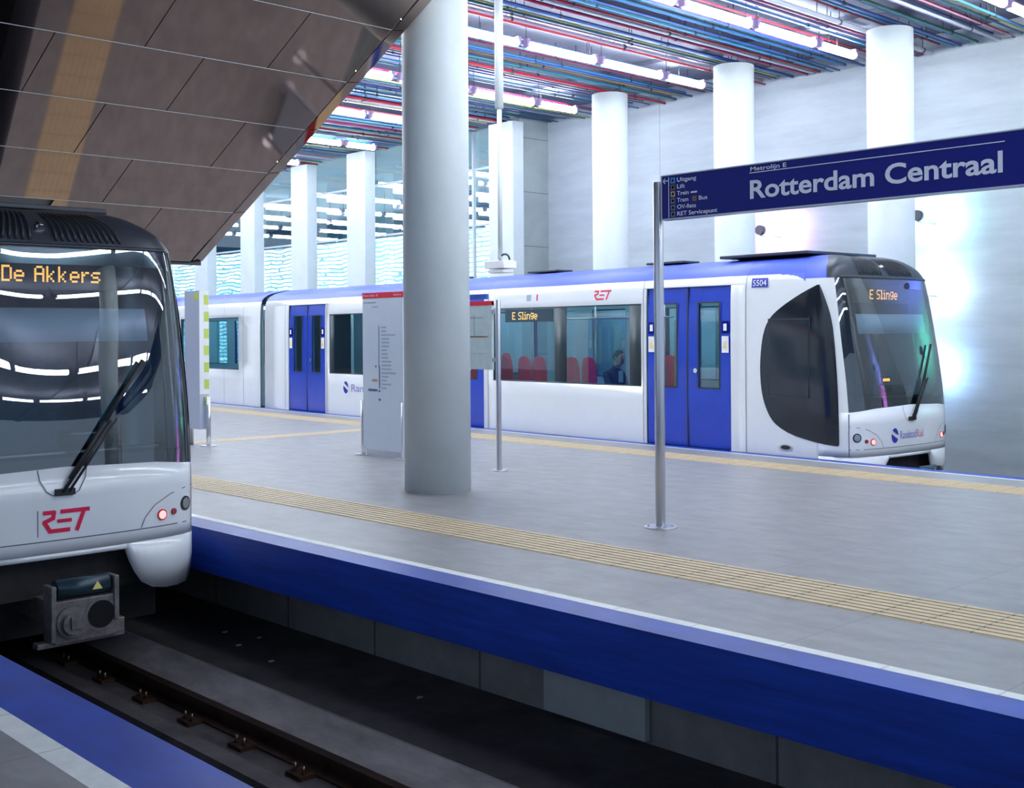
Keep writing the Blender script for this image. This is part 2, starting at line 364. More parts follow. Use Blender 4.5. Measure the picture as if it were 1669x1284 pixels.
# back wall of the hall: glowing brick pattern painted for the glitter of reflecting glass
m = mat('painted_glitter', (.5, .6, .62), .4); nt = m.node_tree; b = nt.nodes['Principled BSDF']
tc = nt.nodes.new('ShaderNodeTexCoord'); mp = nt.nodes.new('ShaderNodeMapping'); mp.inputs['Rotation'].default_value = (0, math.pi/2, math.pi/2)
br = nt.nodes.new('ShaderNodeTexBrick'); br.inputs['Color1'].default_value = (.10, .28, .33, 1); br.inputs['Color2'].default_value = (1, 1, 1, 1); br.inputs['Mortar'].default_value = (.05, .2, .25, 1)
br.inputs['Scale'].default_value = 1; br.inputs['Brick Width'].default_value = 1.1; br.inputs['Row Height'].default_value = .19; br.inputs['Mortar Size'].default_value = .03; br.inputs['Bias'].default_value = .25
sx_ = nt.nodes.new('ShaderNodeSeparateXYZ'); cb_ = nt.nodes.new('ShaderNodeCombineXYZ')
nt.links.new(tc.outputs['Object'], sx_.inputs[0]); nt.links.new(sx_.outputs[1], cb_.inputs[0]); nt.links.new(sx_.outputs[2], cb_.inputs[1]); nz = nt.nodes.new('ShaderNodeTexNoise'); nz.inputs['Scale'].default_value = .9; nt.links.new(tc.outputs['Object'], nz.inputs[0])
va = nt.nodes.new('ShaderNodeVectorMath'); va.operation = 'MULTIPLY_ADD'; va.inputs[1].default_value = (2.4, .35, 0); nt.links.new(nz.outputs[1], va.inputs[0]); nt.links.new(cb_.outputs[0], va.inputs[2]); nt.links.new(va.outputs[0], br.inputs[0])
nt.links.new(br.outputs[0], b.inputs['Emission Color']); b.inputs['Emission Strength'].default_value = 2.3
mb = MB().box(31.0, 31.2, 19, 60, -1, 5.9); struct(mb.build('wall_hall', 'painted_glitter'))
struct(bx('wall_hall_upper', 'hall_blue', 31.0, 31.2, 19, 60, 5.9, CEIL))
struct(bx('wall_end', 'hall_blue', -9, 44, Y1+8, Y1+8.4, -1.2, CEIL))
for i, (y, zt) in enumerate([(34, 2.4), (36.5, 2.9), (39.5, 2.2), (43, 2.7), (47, 2.5)]):
    t = thing('glass_screen', 'pale green glass screen in the bright hall behind the far train', 'screen', (26.5, y, -1.05), 0, 'glass screens in the far hall')
    MB().box(-.03, .03, 0, 1.7, 0, zt+1).build('pane', 'hall_green', t); MB().box(-.05, .05, 0, 1.7, zt+1, zt+1.06).build('top_rail', 'mullion', t)

# ------------------------------------------------------------------ ceiling: coloured pipes and rows of tubes
ROWS = [-6.1, -2.8, .5, 3.85, 7.24, 10.33, 13.5, 16.8, 20.1, 23.48, 26.9, 30.2, 33.6, 37, 40.4]
pat = ['sky blue', 'teal', 'red', 'white', 'crimson', 'violet', 'dark blue', 'sky blue', 'yellow', 'teal', 'pink', 'red', 'white', 'dark blue', 'violet', 'green', 'sky blue', 'dark blue']
y = 4.6; k = 0; pipes = []
while y < 33:
    near = min(abs(y-r) for r in ROWS); col = pat[k % len(pat)]; k += 1
    if near > .10:
        if True:
            z = 6.47 + random.choice([0, .04, .08, .13]); r = random.choice([.013, .016, .02, .027]) if col not in ('white', 'red') else random.choice([.02, .028, .04])
            x0 = 7.6 if y < 16 else 9.5
            x1 = 19.08 if y < 18.8 else CX(y)+.4
            if abs(y-9.83) < .45: x0 = 8.65
            t = thing('ceiling_pipe', col + ' pipe running across the ceiling among the coloured pipes', 'pipe', (0, y, z), 0, col + ' ceiling pipes')
            MB().cyl((x0, 0, 0), (x1, 0, 0), r, 10).build('pipe', 'pipe_' + col.replace(' ', '_'), t)
            for q in range(4):
                xx = x0+1.6+q*2.7+random.random()*.9
                if xx < x1-.1: MB().cyl((xx, 0, 0), (xx, 0, CEIL-z), .007, 6).cyl((xx-.02, 0, 0), (xx+.02, 0, 0), r+.008, 10).build('hanger', 'dark_steel', t)
    y += random.uniform(.10, .17)
SEG = [(16.72, 17.82), (14.96, 16.58), (13.16, 14.81), (11.34, 12.99), (9.52, 11.17), (7.7, 9.35), (5.9, 7.55), (4.1, 5.75)]
HSEG = [(20.2+1.8*k, 21.85+1.8*k) for k in range(6)]
def tube_light(x0, x1, y, z, label, group, es='tube'):
    t = thing('tube_light', label, 'light', (x0, y, z), 0, group)
    MB().cyl((.04, 0, 0), (x1-x0-.04, 0, 0), .066, 14).build('lamp_tube', es, t)
    for a in (0, x1-x0): MB().box(a-.05 if a else -.02, a+.02 if a else .05, -.05, .05, -.045, .10).build('end_cap', 'tube_cap', t)
    MB().cyl((.0, 0, .1), (.0, 0, CEIL-z), .008, 6).build('hanger', 'dark_steel', t)
    return t
ORD = {7.24: 'nearest row at the top right corner', 10.33: 'row nearest the sign', 13.5: 'second row behind the hanging pole', 16.8: 'third row over the middle column',
       20.1: 'fourth row left of the thick column', 23.48: 'fifth row left of the thick column', 26.9: 'sixth row near the soffit edge', 30.2: 'seventh row by the soffit edge', 33.6: 'last row by the soffit edge'}
for y in ROWS:
    for i, (a, b_) in enumerate(SEG):
        if 7 < y < 15 and b_ < 9.3: continue  # far rows keep added tubes, hidden by the soffit, to brighten camera-side faces
        if y > 19 and i == 0: b_ = 17.6
        nm = ORD.get(y, 'row outside the picture')
        tube_light(a, b_, y, 6.35, ['short end', 'second', 'third', 'fourth', 'fifth', 'unseen sixth', 'unseen seventh', 'unseen eighth'][i] + ' ceiling tube counted from the far columns, ' + nm, 'ceiling tubes, ' + nm, 'tube' if y > 6 else 'tube_dim')
for y in (20.1, 23.48, 26.9, 30.2, 33.6, 37, 40.4, 44):
    for a, b_ in HSEG:
        tube_light(a, b_, y, 6.0, 'glowing tube light in the hall seen through the glazing behind the piers', 'tube lights of the far hall', 'tube_hall')

# ------------------------------------------------------------------ mirrored soffit under the escalator
A27 = math.radians(27); ca, sa = math.cos(A27), math.sin(A27)
SZ = lambda y: (8.8-sa*y)/ca
t = thing('escalator_underside', 'sloping underside of the escalator clad in brown mirror panels, upper left', 'escalator', (7.55, 14.15, SZ(14.15)))
tl = t.location
XR = 7.55; poly = [(3.0, 8.2), (XR, 8.2), (XR, 14.15), (5.3, 14.15), (5.3, 13.2), (3.0, 13.2)]
rows = [8.2, 8.95, 9.77, 10.59, 11.41, 12.22, 13.03, 14.15]
offs = {0: [4.3, 5.2, 6.2], 1: [4.28, 5.86, 6.8], 2: [4.3, 5.84], 3: [5.19, 6.4], 4: [4.33, 5.83, 6.79], 5: [5.18, 6.79], 6: [5.85]}
offs = {0: [5.86], 1: [4.27, 5.86], 2: [5.19, 6.55], 3: [4.33, 5.83], 4: [5.18, 6.79], 5: [5.85], 6: [6.6]}
def sp(x, y, d=0): return Vector((x, y, SZ(y))) - Vector((0, sa, ca))*d - tl
for j in range(7):
    ya, yb = rows[j]+.006, rows[j+1]-.006
    xl = 3.0 if j < 6 else 5.3
    xs = [xl]+[x for x in offs[j] if x > xl+.2]+[XR]
    for a, b_ in zip(xs[:-1], xs[1:]):
        mb = MB(); a += .005; b_ -= .005
        q = [sp(a, ya), sp(b_, ya), sp(b_, yb), sp(a, yb)]; h = Vector((0, sa, ca))*.03
        mb.add(q+[p+h for p in q], [(0, 3, 2, 1), (4, 5, 6, 7), (0, 1, 5, 4), (1, 2, 6, 5), (2, 3, 7, 6), (3, 0, 4, 7)])
        mb.build('mirror_panel', 'soffit_mirror', t)
mb = MB(); q = [sp(3.0, 8.2), sp(XR, 8.2), sp(XR, 14.15), sp(5.3, 14.15), sp(5.3, 13.2), sp(3.0, 13.2)]
h0 = Vector((0, sa, ca))*.034; h1 = Vector((0, sa, ca))*.6
mb.add([p+h0 for p in q]+[p+h1 for p in q], [(5, 4, 3, 2, 1, 0), (6, 7, 8, 9, 10, 11)]+[(i, (i+1) % 6, 6+(i+1) % 6, 6+i) for i in range(6)])
mb.build('truss_casing', 'dark_steel', t)
mb = MB()   # bevelled side cladding along the right edge
for ya, yb in zip(rows[:-1], rows[1:]):
    a0, a1 = sp(XR+.02, ya+.006), sp(XR+.02, yb-.006); o2 = Vector((.17, 0, 0))+Vector((0, sa, ca))*.03; o3 = Vector((.20, 0, 0))+Vector((0, sa, ca))*.62
    mb.add([a0, a1, a1+o2, a0+o2, a1+o3, a0+o3], [(0, 1, 2, 3), (3, 2, 4, 5)])
mb.build('side_cladding', 'soffit_mirror', t, solid=.01)
for yj in rows[1:-1]:
    xl = 3.0 if yj < 13.2 else 5.3; q = [sp(xl, yj-.0025, .002), sp(XR, yj-.0025, .002), sp(XR, yj+.0025, .002), sp(xl, yj+.0025, .002)]
    MB().add(q, [(0, 3, 2, 1)]).build('joint_strip', 'white_sticker', t, solid=.004)
MB().box(5.3-tl[0], 7.72-tl[0], .0, .04, -.03, .25).build('end_trim', 'shroud', t)

# ------------------------------------------------------------------ trains
HW = 1.28
PLAN = [(0, -.36), (.2, -.357), (.4, -.345), (.6, -.315), (.75, -.275), (.85, -.225), (.92, -.16), (.96, -.06), (.985, .07), (1, .25)]
def lerp(t_, tab):
    if t_ <= tab[0][0]: return tab[0][1]
    for (a, va), (b_, vb) in zip(tab[:-1], tab[1:]):
        if t_ <= b_: return va+(vb-va)*(t_-a)/(b_-a)
    return tab[-1][1]
REC = [(.6, 0), (1.0, .05), (1.6, .17), (2.42, .36), (2.5, .40), (2.58, .46), (2.65, .54), (2.72, .68), (2.76, .85), (2.79, 1.2)]
HWF = [(.5, 1), (1.2, .995), (1.9, .975), (2.42, .945), (2.5, .91), (2.58, .86), (2.65, .77), (2.72, .66), (2.76, .52), (2.79, .30)]
HWB = [(1.6, 1), (2.2, .992), (2.4, .978), (2.5, .955), (2.58, .91), (2.66, .82), (2.71, .70), (2.76, .50), (2.79, .30)]
def plan(u):
    return smooth(abs(u), PLAN)
def smooth(t_, tab):
    if t_ <= tab[0][0]: return tab[0][1]
    if t_ >= tab[-1][0]: return tab[-1][1]
    n = len(tab); sl = [(tab[i+1][1]-tab[i][1])/(tab[i+1][0]-tab[i][0]) for i in range(n-1)]
    tg = [sl[0]]+[0 if sl[i-1]*sl[i] <= 0 else 2*sl[i-1]*sl[i]/(sl[i-1]+sl[i]) for i in range(1, n-1)]+[sl[-1]]
    if tab is not REC and tab is not HWF and tab is not HWB: tg[0] = 0
    for i in range(n-1):
        if t_ <= tab[i+1][0]:
            h = tab[i+1][0]-tab[i][0]; q = (t_-tab[i][0])/h
            return (2*q**3-3*q*q+1)*tab[i][1]+(q**3-2*q*q+q)*h*tg[i]+(3*q*q-2*q**3)*tab[i+1][1]+(q**3-q*q)*h*tg[i+1]
def fpt(u, z, out=0.0):
    """point on the train front: u across (-1..1), z height"""
    a = abs(u); rec = smooth(z, REC)*(1-.35*a*a); hw = smooth(z, HWF)*HW
    return Vector((u*hw, plan(u)+rec-out, z))
def spt(y, z, side=-1, out=0.0):
    """point on the side wall, blending into the front over the first 1.4 m"""
    t_ = max(0, min(1, (y-.25)/1.2)); t_ = t_*t_*(3-2*t_)
    hw = (smooth(z, HWF)*(1-t_)+smooth(z, HWB)*t_)*HW
    yy = y + smooth(z, REC)*(.65)*max(0, 1-(y-.25)/1.2) if y < 1.45 else y
    return Vector((side*(hw+out), yy, z))
USP = [0, .07, .14, .21, .28, .35, .42, .49, .56, .62, .68, .73, .78, .82, .86, .89, .92, .94, .96, .975, .99, 1]
USAMP = [-u for u in USP[:0:-1]]+USP
def metro(name, label, loc, rz, dest, ncars, near, side_led):
    T = thing(name, label, 'train', loc, rz)
    # --- front lower body and skirt
    zs = [.03, .13, .3, .45, .60]
    def zt(u): return lerp(abs(u), [(0, .69), (.6, .665), (.92, .62), (1, .62)])
    rows_ = [[fpt(u, z) if z < .6 else fpt(u, zt(u)) for u in USAMP] for z in zs]
    MB().grid(rows_).build('nose_panel', 'train_white', T, solid=.03)
    for s in (-1, 1):     # skirt horns either side of the coupler opening
        us = [.40, .43, .47, .52, .6, .7, .8, .88, .94, .985, 1.0]
        bot = {0: -.02, 1: -.12, 2: -.22, 3: -.31, 4: -.37, 5: -.395, 6: -.40, 7: -.39, 8: -.36, 9: -.31, 10: -.29}
        rr = [[fpt(s*u, .03) for u in us], [fpt(s*u, .03+(bot[i]-.03)*.5) for i, u in enumerate(us)], [fpt(s*u, bot[i]) - Vector((0, -.03 - .02, 0)) for i, u in enumerate(us)]]
        MB().grid(rr).build('skirt', 'train_white', T, solid=-.03*s)
    mb = MB()
    mb.grid([[fpt(u, z) for u in (-.42, -.2, 0, .2, .42)] for z in (-.01, .03)]); mb.build('skirt_lip', 'train_white', T, solid=.03)
    # seams
    mb = MB(); P = lambda u, z: fpt(u, z, .003)
    def line(pts, wd=.006):
        for (u0, z0), (u1, z1) in zip(pts[:-1], pts[1:]):
            du, dz = u1-u0, z1-z0; l = math.hypot(du*HW, dz); nu, nz = -dz/l*wd/2/HW, du*HW/l*wd/2
            mb.add([P(u0+nu, z0+nz), P(u0-nu, z0-nz), P(u1-nu, z1-nz), P(u1+nu, z1+nz)], [(0, 1, 2, 3)])
    line([(u, .13) for u in (-.92, -.85, -.75, -.6, -.4, -.2, 0, .2, .4, .6, .75, .85, .92)], .008)
    for s in (-1, 1):
        line([(s*.92, .60), (s*.92, .3), (s*.92, .13), (s*.92, .03)], .008)
        line([(s*.50, .14), (s*.53, .22), (s*.60, .31), (s*.72, .385), (s*.84, .42), (s*.92, .43)], .007)
    line([(-.16, .68), (-.15, .60), (-.11, .51), (-.07, .475), (.05, .47), (.09, .50), (.13, .60), (.14, .68)], .007)
    mb.build('seams', 'seam', T)
    # --- windshield: glass plus dark surround pillars
    zw = [.62]+[.7+.086*k_ for k_ in range(21)]; zw[-1] = 2.42
    us = [u for u in USAMP if abs(u) <= .921]
    gl = MB().grid([[fpt(u, z if z > .62 else zt(u)) for u in us] for z in zw]).build('windshield', 'glass_front', T)
    mb = MB()
    mb.grid([[fpt(u, z, -.012) for u in us] for z in (2.28, 2.42)]); mb.grid([[fpt(u, z, -.012) for u in us] for z in (.62, .76)])
    for s in (-1, 1): mb.grid([[fpt(s*u, z, -.012) for u in (.86, .89, .92)] for z in zw])
    mb.build('windshield_border', 'train_black', gl)
    for s in (-1, 1):     # white corner posts between windshield and cab side window
        MB().grid([[fpt(s*u, z) for u in (.92, .96, .985, 1)] for z in [.60]+zw[1:]]).build('corner_post', 'train_white', T)
    # --- roof shroud with louvres
    zr = [2.42, 2.46, 2.5, 2.54, 2.58, 2.62, 2.65, 2.69, 2.72, 2.74, 2.76, 2.78, 2.79]
    ush = [u for u in USAMP]
    MB().grid([[fpt(u, z) for u in ush] for z in zr], mfun=lambda j, i: 1 if abs(ush[i]+ush[i+1])/2 > .955 else 0).build('roof_shroud', ['shroud', 'roof_slate' if near else 'train_blue_roof'], T)
    mb = MB()
    for k_ in range(-13, 14):
        if abs(k_) < 2: continue
        u = k_*.045
        if abs(u) > .56: continue
        mb.grid([[fpt(u-.009, z, .004+.02*math.sin(math.pi*i/5)) + Vector((0, 0, .004+.012*math.sin(math.pi*i/5))) for u in (u, u+.018)] for i, z in enumerate((2.47, 2.52, 2.57, 2.62, 2.67, 2.72))])
    mb.build('louvre_slats', 'louvre', T, solid=.006)
    mb = MB().grid([[fpt(u, z, .014) for u in us[1:-1]] for z in (2.425, 2.45)]); mb.build('shroud_ledge', 'shroud', T, solid=.03)
    c = fpt(0, 2.58, .01); MB().cyl(c+Vector((0, -.015, -.01)), c+Vector((0, .03, .02)), .035, 20).build('roof_lamp', 'chrome', T)
    MB().box(-.85, .85, .72, 2.3, 2.79, 2.835).build('roof_edge_panel', 'shroud', T, bevel=.012)
    # --- lamps
    for s in (-1, 1):
        def disc(u, z, r, m_, nm, ring=None):
            c = fpt(s*u, z); e = fpt(s*u+.02, z)-fpt(s*u-.02, z); n = Vector((e.y, -e.x, 0)).normalized()
            if n.y > 0: n = -n
            o_ = MB().cyl(c-n*.02, c+n*.012, r, 24).build(nm, m_, T)
            if ring: MB().cyl(c-n*.02, c+n*.008, r*1.35, 24).build('lamp_ring', ring, o_)
        disc(.85, .285, .045, 'lamp_clear', 'headlamp', 'rubber')
        disc(.745, .235, .026, 'lamp_red', 'marker_lamp')
        disc(.655, .222, .034, 'led_red', 'tail_lamp', 'lamp_red')
    # --- wiper
    wp = MB(); a = fpt(-.02, .50, .03); b_ = fpt(.50, 1.42, .05); c = fpt(.30, 1.02, .05)
    wp.tube([a, c], .014, 8); wp.tube([a+Vector((.05, 0, 0)), c+Vector((.05, 0, .02))], .010, 8); wp.box(a.x-.05, a.x+.10, a.y, a.y+.05, a.z-.025, a.z+.025)
    wo = wp.build('wiper_arm', 'rubber', T)
    MB().tube([fpt(.02, .60, .045), fpt(.26, 1.02, .05), fpt(.56, 1.50, .045)], .017, 8).build('wiper_blade', 'rubber', wo)
    # --- cab interior: destination display, blind, desk, back wall
    yb = 1.25
    cb = MB().box(-1.12, 1.12, yb, yb+.04, .05, 2.4); cb.box(-1.1, 1.1, .05, yb, .03, .06); cb.build('cab_bulkhead', 'cab_inside', T)
    cd = MB().box(-.95, .95, -.12, .45, .62, .80); cd.box(.2, .6, .05, .3, .80, .93); cd.build('cab_desk', 'train_black', T, bevel=.03)
    MB().box(.78, .95, .75, 1.2, .1, 1.9).build('cab_cabinet', 'cab_inside', T)
    MB().grid([[fpt(u, z, -.06) for u in (-.66, -.4, 0, .4, .66)] for z in (1.66, 1.93)]).build('sun_blind', 'blind', T, solid=.006)
    d0 = fpt(0, 2.2, -.10)
    db = MB().box(-.62, .62, d0.y+.02, d0.y+.12, 2.08, 2.36).build('destination_box', 'train_black', T)
    led('destination_text', dest, (.09 if near else 0, d0.y+.015, 2.205), (1, 0, 0), (0, 0, 1), .0160 if near else .0165, db)
    if side_led:
        yd = fpt(-.3, 1.05).y+.12; ds = MB().box(-.42, -.22, yd, yd+.03, .99, 1.07).build('dash_display', 'train_black', T)
        MB().box(-.40, -.24, yd-.004, yd-.001, 1.01, 1.05).build('display_glow', 'led', ds)
    # --- front lettering
    if near:
        ret_logo('logo', lambda x, y: fpt((-.17+x)/HW, .195+y, .004), .36, .165, 'logo_red', T)
        mb = MB(); mb.add([P(-.165, .17), P(-.16, .17), P(-.16, .37), P(-.165, .37)], [(0, 1, 2, 3)]); mb.build('logo_bar', 'seam', T)
    else:
        fan = MB()
        for part in (0, 1):
            pts = []
            for i in range(25):
                th = 2*math.pi*i/24; x, y = .075*math.cos(th), .10*math.sin(th)
                d_ = (y-.02)+x*.55
                if (part == 0 and d_ > .012) or (part == 1 and d_ < -.012): pts.append((x, y))
            fan.add([fpt((-.40+x)/HW, .285+y, .005) for x, y in pts], [tuple(range(len(pts)))])
        fan.build('logo_globe', 'logo_blue', T)
        text('logo_word', 'Randstad', (0, 0, 0), (1, 0, 0), (0, 0, 1), 'logo_purple', T, .38, .11, warp=lambda x, y: fpt((-.28+x)/HW, .235+y, .005))
        text('logo_word', 'Rail', (0, 0, 0), (1, 0, 0), (0, 0, 1), 'logo_pink', T, .17, .11, warp=lambda x, y: fpt((.12+x)/HW, .235+y, .005))
    # --- coupler and underframe
    cp = MB().box(-.10, .38, -.62, -.52, -.62, -.30)
    cp.box(-.22, .46, -.60, -.50, -.64, -.60).box(.34, .46, -.60, -.50, -.62, -.50).box(-.13, -.09, -.64, -.48, -.60, -.18).box(.36, .40, -.64, -.48, -.50, -.16).box(-.05, .25, -.5, .6, -.52, -.34)
    co = cp.build('coupler', 'coupler_metal', T, bevel=.008); co.location = (-.09, 0, .01)
    MB().cyl((-.07, -.55, -.22), (.34, -.55, -.22), .075, 20).build('coupler_cover', 'coupler_tank', co)
    mb = MB().cyl((.02, -.66, -.46), (.02, -.60, -.46), .115, 24).cyl((.02, -.70, -.46), (.02, -.66, -.46), .085, 20, r1=.06); mb.box(-.01, .06, -.72, -.68, -.50, -.41); mb.build('coupler_cone', 'coupler_metal', co)
    mb = MB().cyl((.26, -.625, -.44), (.26, -.60, -.44), .13, 24); mb.build('coupler_ring', 'coupler_metal', co)
    MB().cyl((.26, -.632, -.44), (.26, -.60, -.44), .105, 24).build('coupler_cup', 'camera_black', co)
    MB().add([(.19, -.628, -.245), (.27, -.628, -.245), (.23, -.628, -.18)], [(0, 1, 2)]).build('warning_triangle', 'yellow_sticker', co)
    uf = MB().box(-1.1, 1.1, .35, 15.5, -.75, .0); uf.box(-.9, .9, -.1, .4, -.35, .02); uf.build('underframe', 'under', T)
    # --- side walls, car by car
    L1 = 15.85
    def windows_hole(y, z, holes):
        return any(a < y < b_ and c_ < z < d_ for a, b_, c_, d_ in holes)
    def side_wall(side, y0, y1, doors, wins, parent, cab=False):
        holes = [(a, b_, -.02, 2.38) for a, b_ in doors]+[(a, b_, .86, 2.15) for a, b_ in wins]
        ys = sorted(set([y0, y1]+[v for h in holes for v in h[:2]]+([.25+.0333*k_ for k_ in range(16)]+[.8, 1.0, 1.2, 1.45] if cab else [])))
        zs_ = [-.42, -.2, -.02, .04, .3, .62, .86, 1.2, 1.6, 1.9, 2.15, 2.25, 2.34]+[2.355+.012*k_ for k_ in range(12)]+[2.5]
        rr = [[spt(y, z, side) for y in ys] for z in zs_]
        MB().grid(rr, skip=lambda j, i: windows_hole((ys[i]+ys[i+1])/2, (zs_[j]+zs_[j+1])/2, holes), mfun=lambda j, i: 1 if cab and ys[i+1] < .76 and (zs_[j]+zs_[j+1])/2 > 2.35+.14*math.sqrt(max(0, 1-(1-(ys[i]-.233)/.5)**2)) else 0).build('side_panel', ['train_white', 'train_blue_roof'], parent, solid=.02*side)
        hl = holes[len(doors):]+[(p, q, .88, 2.13) for a, b_ in doors for p, q in ((a+.22, (a+b_)/2-.21), ((a+b_)/2+.21, b_-.22))]
        yl = sorted(set([max(y0, 1.3), y1]+[v for h in hl for v in h[:2] if v > 1.3])); zl = [.02, .86, .88, 1.5, 2.13, 2.15, 2.42]
        MB().grid([[spt(y, z, side, -.09) for y in yl] for z in zl], skip=lambda j, i: windows_hole((yl[i]+yl[i+1])/2, (zl[j]+zl[j+1])/2, hl)).build('wall_lining', 'interior_wall', parent)
        zr_ = [2.5, 2.54, 2.58, 2.62, 2.66, 2.70, 2.73, 2.76, 2.79]
        yr = ys
        MB().grid([[spt(y, z, side) for y in yr] for z in zr_]).build('roof_cove', 'roof_slate' if near else 'train_blue_roof', parent)
    def door(side, a, b_, parent):
        dr = MB(); m_ = (a+b_)/2; x = .035
        for (p, q) in ((a+.02, m_-.012), (m_+.012, b_-.02)):
            wz = (.88, 2.13); wy = (p+.20, q-.20)
            ys = [p, wy[0], wy[1], q]; zs_ = [0, .25, .6, .88, 1.3, 1.8, 2.13, 2.39]
            dr.grid([[spt(y, z, side, -x + (.02*math.cos((z-.9)*1.2))) for y in ys] for z in zs_], skip=lambda j, i: i == 1 and 3 <= j <= 5, sm=False)
        d_ = dr.build('door', 'train_blue', parent, solid=.03*side)
        for (p, q) in ((a+.02, m_-.012), (m_+.012, b_-.02)):
            MB().grid([[spt(y, z, side, -x+.005) for y in (p+.20, q-.20)] for z in (.88, 1.5, 2.13)]).build('door_window', 'glass_side', d_)
            fr = MB(); 
            for (ya, yb_, za, zb) in ((p+.185, p+.21, .865, 2.145), (q-.21, q-.185, .865, 2.145), (p+.2, q-.2, .865, .885), (p+.2, q-.2, 2.125, 2.145)):
                fr.grid([[spt(y, z, side, -x+.024) for y in (ya, yb_)] for z in (za, zb)])
            fr.build('window_seal', 'rubber', d_)
        fr = MB().grid([[spt(y, z, side, -x+.022) for y in (m_-.014, m_+.014)] for z in (0, 1.2, 2.36)]); fr.build('door_seal', 'rubber', d_)
        c = spt(m_-.17, 1.13, side, -.01); MB().cyl(c, c+Vector((side*.02, 0, 0)), .035, 16).build('door_button', 'chrome', d_)
        for yy in (a+.04, b_-.18):
            for z0_, z1_, mm in ((1.68, 1.86, 'sign_blue'), (1.40, 1.64, 'white_sticker')):
                MB().grid([[spt(y, z, side, -x+.03) for y in (yy, yy+.13)] for z in (z0_, z1_)]).build('door_sticker', mm, d_)
            MB().add([spt(yy+.02, 1.46, side, -x+.033), spt(yy+.11, 1.46, side, -x+.033), spt(yy+.065, 1.58, side, -x+.033)], [(0, 1, 2)]).build('warning_triangle', 'yellow_sticker', d_)
            MB().grid([[spt(y, z, side, -x+.034) for y in (yy+.035, yy+.095)] for z in (1.72, 1.82)]).build('door_pictogram', 'white_sticker', d_)
    def window(side, a, b_, posts, parent):
        g = MB().grid([[spt(y, z, side, -.012) for y in (a, b_)] for z in (.86, 1.5, 2.15)]).build('side_window', 'glass_side', parent)
        fr = MB(); e = .035
        for (ya, yb_, za, zb) in [(a, a+e, .86, 2.15), (b_-e, b_, .86, 2.15), (a, b_, .86, .86+.02), (a, b_, 2.15-.02, 2.15)]+[(p, q, .86, 2.15) for p, q in posts]:
            fr.grid([[spt(y, z, side, -.006) for y in (ya, yb_)] for z in (za, zb)])
        fr.build('window_frame', 'pillar_dark', g, solid=.02*side)
    cars = [(0, L1, [(1.74, 3.42), (7.48, 9.16), (13.08, 14.72)], [(3.52, 7.21, [(3.52, 3.78), (5.27, 5.55)]), (9.32, 12.9, [(12.72, 12.9), (10.9, 11.1)])]),
            (L1+.25, L1+15.4, [(20.9, 22.6), (27, 28.7)], [(17.2, 20.6, [(19, 19.2)]), (22.9, 26.7, [(24.5, 24.7)])]),
            (L1+15.7, L1+30, [], [(33, 37, [])])][:ncars]
    for ci, (ya, yb_, doors, wins) in enumerate(cars):
        for side in ((-1, 1)):
            side_wall(side, ya if ci else .25, yb_, doors, [w_[:2] for w_ in wins], T, cab=ci == 0)
            for a, b_ in doors: door(side, a, b_, T)
            for a, b_, ps in wins: window(side, a, b_, ps, T)
        rf = MB(); yy = [max(ya, 1.6), yb_]
        rf.grid([[Vector((x, y, 2.79+.02*(1-abs(x)/.4))) for x in (-.39, 0, .39)] for y in yy]); rf.build('roof', 'roof_slate' if near else 'train_blue_roof', T)
        inn = MB().box(-1.2, 1.2, max(ya, 1.3), yb_, -.02, .02); inn.build('car_floor', 'interior_floor', T)
        inn = MB().box(-1.05, 1.05, max(ya, 1.3), yb_, 2.42, 2.44); inn.build('car_ceiling', 'blind', T)
        for s in (-.45, .45): MB().box(s-.05, s+.05, max(ya, 1.6)+.3, yb_-.4, 2.395, 2.415).build('car_lamp', 'train_lamp', T)
        if ci: bb = MB().box(-1.1, 1.1, ya-.25, ya, -.4, 2.62).build('gangway_bellows', 'rubber', T)
    # seams on the side
    for side in (-1, 1):
        for y in (1.46, 3.47, 7.35, 9.25, 13.0, 14.85, 16.95, 18.0):
            if y > (cars[-1][1]): continue
            MB().grid([[spt(yy, z, side, .004) for yy in (y, y+.009)] for z in (-.4, .3, .9, 1.6, 2.0, 2.2, 2.3, 2.4, 2.45, 2.5, 2.55, 2.6, 2.65, 2.7)]).build('panel_seam', 'seam', T)
    # --- cab side window: dark D-shaped panel with glazed part
    OUT = [(.27, 2.34), (.20, 2.2), (.08, 1.9), (.02, 1.5), (-.03, 1.0), (-.05, .5), (-.05, .17), (.25, .20), (.58, .26), (.80, .33), (.99, .44), (1.10, .60), (1.18, .82), (1.21, 1.1), (1.20, 1.4), (1.15, 1.7), (1.05, 1.90), (.80, 2.08), (.50, 2.24)]
    def chaikin(p, n=2):
        for _ in range(n):
            q = []
            for i in range(len(p)):
                a, b_ = p[i], p[(i+1) % len(p)]
                if i in KEEP and _ == 0: q.append(a)
                q += [(a[0]*.75+b_[0]*.25, a[1]*.75+b_[1]*.25), (a[0]*.25+b_[0]*.75, a[1]*.25+b_[1]*.75)]
            p = q
        return p
    KEEP = (0, 6); OUT = chaikin(OUT)
    for side in (-1, 1):
        def cpt(yv, z, out):
            # yv is the distance back from the nose; finds the body width there, wrapping on to the curved corner
            r = smooth(z, REC)*.65; y = (yv-r*(1+.25/1.2))/(1-r/1.2)
            if y >= .25: return spt(y, z, side, out)
            hw = smooth(z, HWF)*HW*lerp(yv-r, [(-.16, .92), (-.06, .96), (.07, .985), (.25, 1)])
            return Vector((side*(hw+out), yv-out*.4, z))
        def row(z):
            hits = []
            for (a, za), (b_, zb) in zip(OUT, OUT[1:]+OUT[:1]):
                if (za-z)*(zb-z) <= 0 and za != zb: hits.append(a+(b_-a)*(z-za)/(zb-za))
            return min(hits), max(hits)
